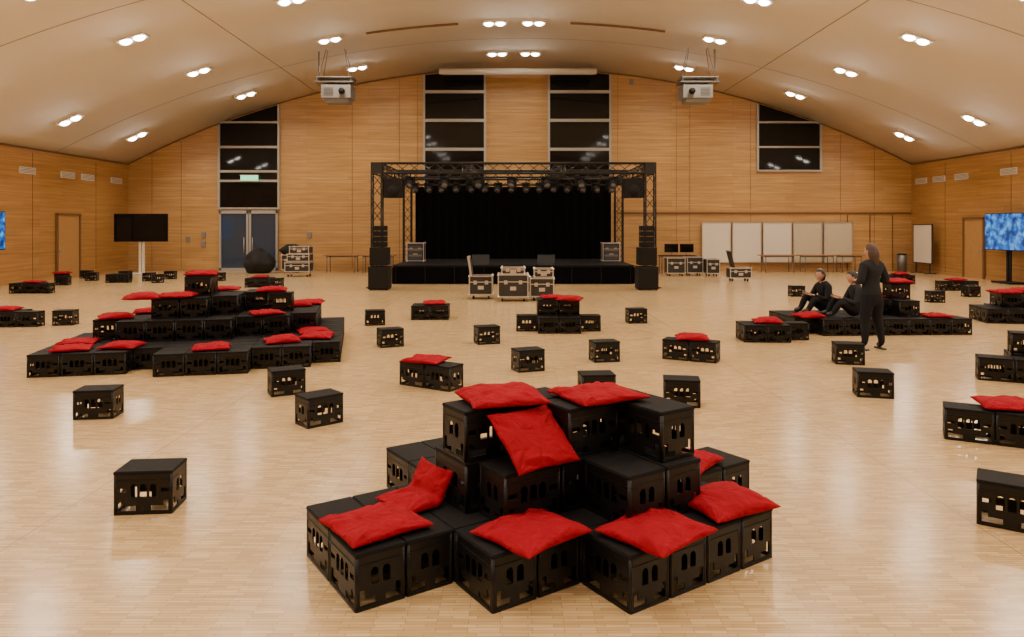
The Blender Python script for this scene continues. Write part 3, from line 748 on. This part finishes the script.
def head(parent, c, yaw, pitch, hairm, long=0.2):
    bb = B()
    bm = bb.bm
    r = bmesh.ops.create_uvsphere(bm, u_segments=28, v_segments=20, radius=1)
    i = bb.mi(M_skin)
    for v in r['verts']:
        x, y, z = v.co
        w = .076*(1-.22*max(0, -z)**1.2); dp = .096
        yy = y*dp
        if z < -.3 and y > 0: yy += .012*(-z-.3)
        if z < -.35 and y < 0: yy *= (1-.35*(-z-.35))
        v.co = Vector((x*w, yy, z*.112))
        for f in v.link_faces: f.material_index = i; f.smooth = True
    bb.ball((0, .096, -.018), (.011, .015, .011), M_skin, 10); bb.ball((0, .091, .006), (.007, .010, .026), M_skin, 10)
    for s in (-1, 1):
        bb.ball((s*.030, .078, .006), (.0135, .012, .009), M_eye, 10); bb.ball((s*.030, .0875, .006), (.006, .004, .006), M_iris, 8)
        bb.ball((s*.030, .082, .024), (.018, .010, .004), hairm, 8)
        bb.ball((s*.076, .002, -.006), (.009, .017, .028), M_skin, 10)
    bb.ball((0, .084, -.050), (.022, .009, .007), M_lip, 10); bb.ball((0, .060, -.086), (.030, .026, .018), M_skin, 12)
    r = bmesh.ops.create_uvsphere(bm, u_segments=40, v_segments=30, radius=1); i = bb.mi(hairm); kill = []
    for v in r['verts']:
        x, y, z = v.co; ang = math.atan2(x, -y)
        st = .004*math.sin(ang*26)+.006*noise.noise(Vector((x*4, y*4, z*2)))
        nx, ny, nz = x*(.086+st), y*(.103+st)-.008, z*.122+.004
        if z < .05:
            k = (.05-z)/1.05
            nz = .01-k*(.10+long)+.012*math.sin(ang*9)*k; rr = math.hypot(x, y) or 1e-4
            wd = .088+.018*math.sin(min(1, k)*math.pi)-(.022*k*k)+st*.8; q = max(rr, .85 if k < .97 else 0.2)
            nx = x/rr*wd*q; ny = y/rr*(wd+.012)*q-.010
            if y > .25: kill.append(v)
        elif y > .55 and z < .62: kill.append(v)
        v.co = Vector((nx, ny, nz))
        for f in v.link_faces: f.material_index = i; f.smooth = True
    bmesh.ops.delete(bm, geom=kill, context='VERTS')
    o = bb.obj("head", c, 0, parent); o.rotation_euler = (pitch, 0, yaw); return o

def standing():
    P = empty("standing_woman", (5.82, 11.65, 0), math.radians(18))
    V = {'pel': ((0, -.01, .92), .150), 'wai': ((0, .01, 1.08), .125), 'che': ((0, .005, 1.24), .145), 'nb': ((0, -.01, 1.385), .10), 'nk': ((0, .0, 1.49), .055),
         'sL': ((-.160, -.005, 1.355), .078), 'eL': ((-.265, -.04, 1.10), .058), 'wL': ((-.12, .19, 1.10), .036),
         'sR': ((.160, -.005, 1.355), .078), 'eR': ((.275, -.05, 1.10), .058), 'wR': ((.11, .20, 1.16), .036),
         'hL': ((-.095, -.01, .80), .118), 'kL': ((-.125, .02, .47), .078), 'cL': ((-.145, -.015, .33), .070), 'aL': ((-.16, -.02, .11), .052), 'tL': ((-.20, .11, .048), .046),
         'hR': ((.095, -.01, .80), .118), 'kR': ((.135, .03, .47), .078), 'cR': ((.155, -.01, .33), .070), 'aR': ((.18, -.03, .11), .052), 'tR': ((.23, .10, .048), .046)}
    E = [('pel', 'wai', M_top), ('wai', 'che', M_top), ('che', 'nb', M_top), ('nb', 'nk', M_skin)]
    for s in 'LR':
        E += [('nb', 's'+s, M_top), ('s'+s, 'e'+s, M_top), ('e'+s, 'w'+s, M_top), ('pel', 'h'+s, M_pants), ('h'+s, 'k'+s, M_pants), ('k'+s, 'c'+s, M_pants), ('c'+s, 'a'+s, M_pants), ('a'+s, 't'+s, M_shoe)]
    skinned("body", V, E, P, hem=.90)
    hand("hand_left", (-.11, .20, 1.10), (.55, .8, .15), (-.3, -.2, 1), P, 1, .45)
    hand("hand_right", (.10, .21, 1.16), (-.5, .8, .2), (0, .1, -1), P, -1, .5)
    head(P, (0, .02, 1.595), .35, -.18, M_hair, .17)
    for s, x, y in ((-1, -.18, .04), (1, .205, .03)):
        bb = B(); bb.box((0, 0, .012), (.085, .25, .024), M_shoe); bb.obj("shoe_sole", (x, y, 0), -s*.28, P, bevel=.01)
    bb = B(); bb.box((0, 0, 0), (.07, .145, .009), M_phone); o = bb.obj("phone", (.052, .29, 1.205), .55, P, bevel=.004); o.rotation_euler = (.35, 0, .55)
standing()
def seated(name, loc, rz, top, hairm, lean, long, yaw):
    P = empty(name, loc, math.radians(rz))
    V = {'pel': ((0, .0, .145), .135), 'wai': ((0, .02+lean*.3, .28), .125), 'che': ((0, .05+lean*.7, .42), .14), 'nb': ((0, .06+lean, .56), .09), 'nk': ((0, .08+lean*1.1, .64), .052)}
    E = [('pel', 'wai', top), ('wai', 'che', top), ('che', 'nb', top), ('nb', 'nk', M_skin)]
    for s, k in (('L', -1), ('R', 1)):
        V['s'+s] = ((k*.165, .05+lean, .52), .075); V['e'+s] = ((k*.24, .16+lean, .28), .056); V['w'+s] = ((k*.09, .36+lean*.6, .36), .035)
        V['h'+s] = ((k*.10, .12, .125), .105); V['k'+s] = ((k*.13, .42, .32+k*.02), .075); V['a'+s] = ((k*.12, .56, .085), .052); V['t'+s] = ((k*.13, .69, .05), .045)
        E += [('nb', 's'+s, top), ('s'+s, 'e'+s, top), ('e'+s, 'w'+s, top), ('pel', 'h'+s, M_pants), ('h'+s, 'k'+s, M_pants), ('k'+s, 'a'+s, M_pants), ('a'+s, 't'+s, M_shoe)]
    skinned("body", V, E, P)
    for s, k in (('left', -1), ('right', 1)):
        hand("hand_"+s, V['w'+s[0].upper()][0], (-k*.4, .8, .1), (0, .1, -1), P, -k, .5)
    head(P, (0, .11+lean*1.2, .745), yaw, -.3, hairm, long)
    bb = B(); bb.box((0, 0, 0), (.07, .145, .009), M_phone); o = bb.obj("phone", (0.02, .45+lean*.6, .405), 0, P, bevel=.004); o.rotation_euler = (.3, 0, .2)
seated("seated_woman", (6.50, 13.42, CH), 88, M_top, M_hair2, .04, .16, .1)
seated("seated_person", (6.22, 14.12, CH), 104, M_top2, M_hair2, .08, .03, .4)

# ------------------------------------------------------------------ world & camera
w = bpy.data.worlds.new("night"); scene.world = w; w.use_nodes = True
w.node_tree.nodes["Background"].inputs[0].default_value = (0.01, 0.012, 0.02, 1); w.node_tree.nodes["Background"].inputs[1].default_value = 0.3
cam = bpy.data.cameras.new("camera"); cam.sensor_width = 36; cam.lens = 720/1024*36; cam.shift_y = -92.5/1024; cam.clip_end = 200
co = bpy.data.objects.new("camera", cam); co.location = (0, 0, 2.0); co.rotation_euler = (math.pi/2, 0, 0); COL.objects.link(co)
scene.camera = co
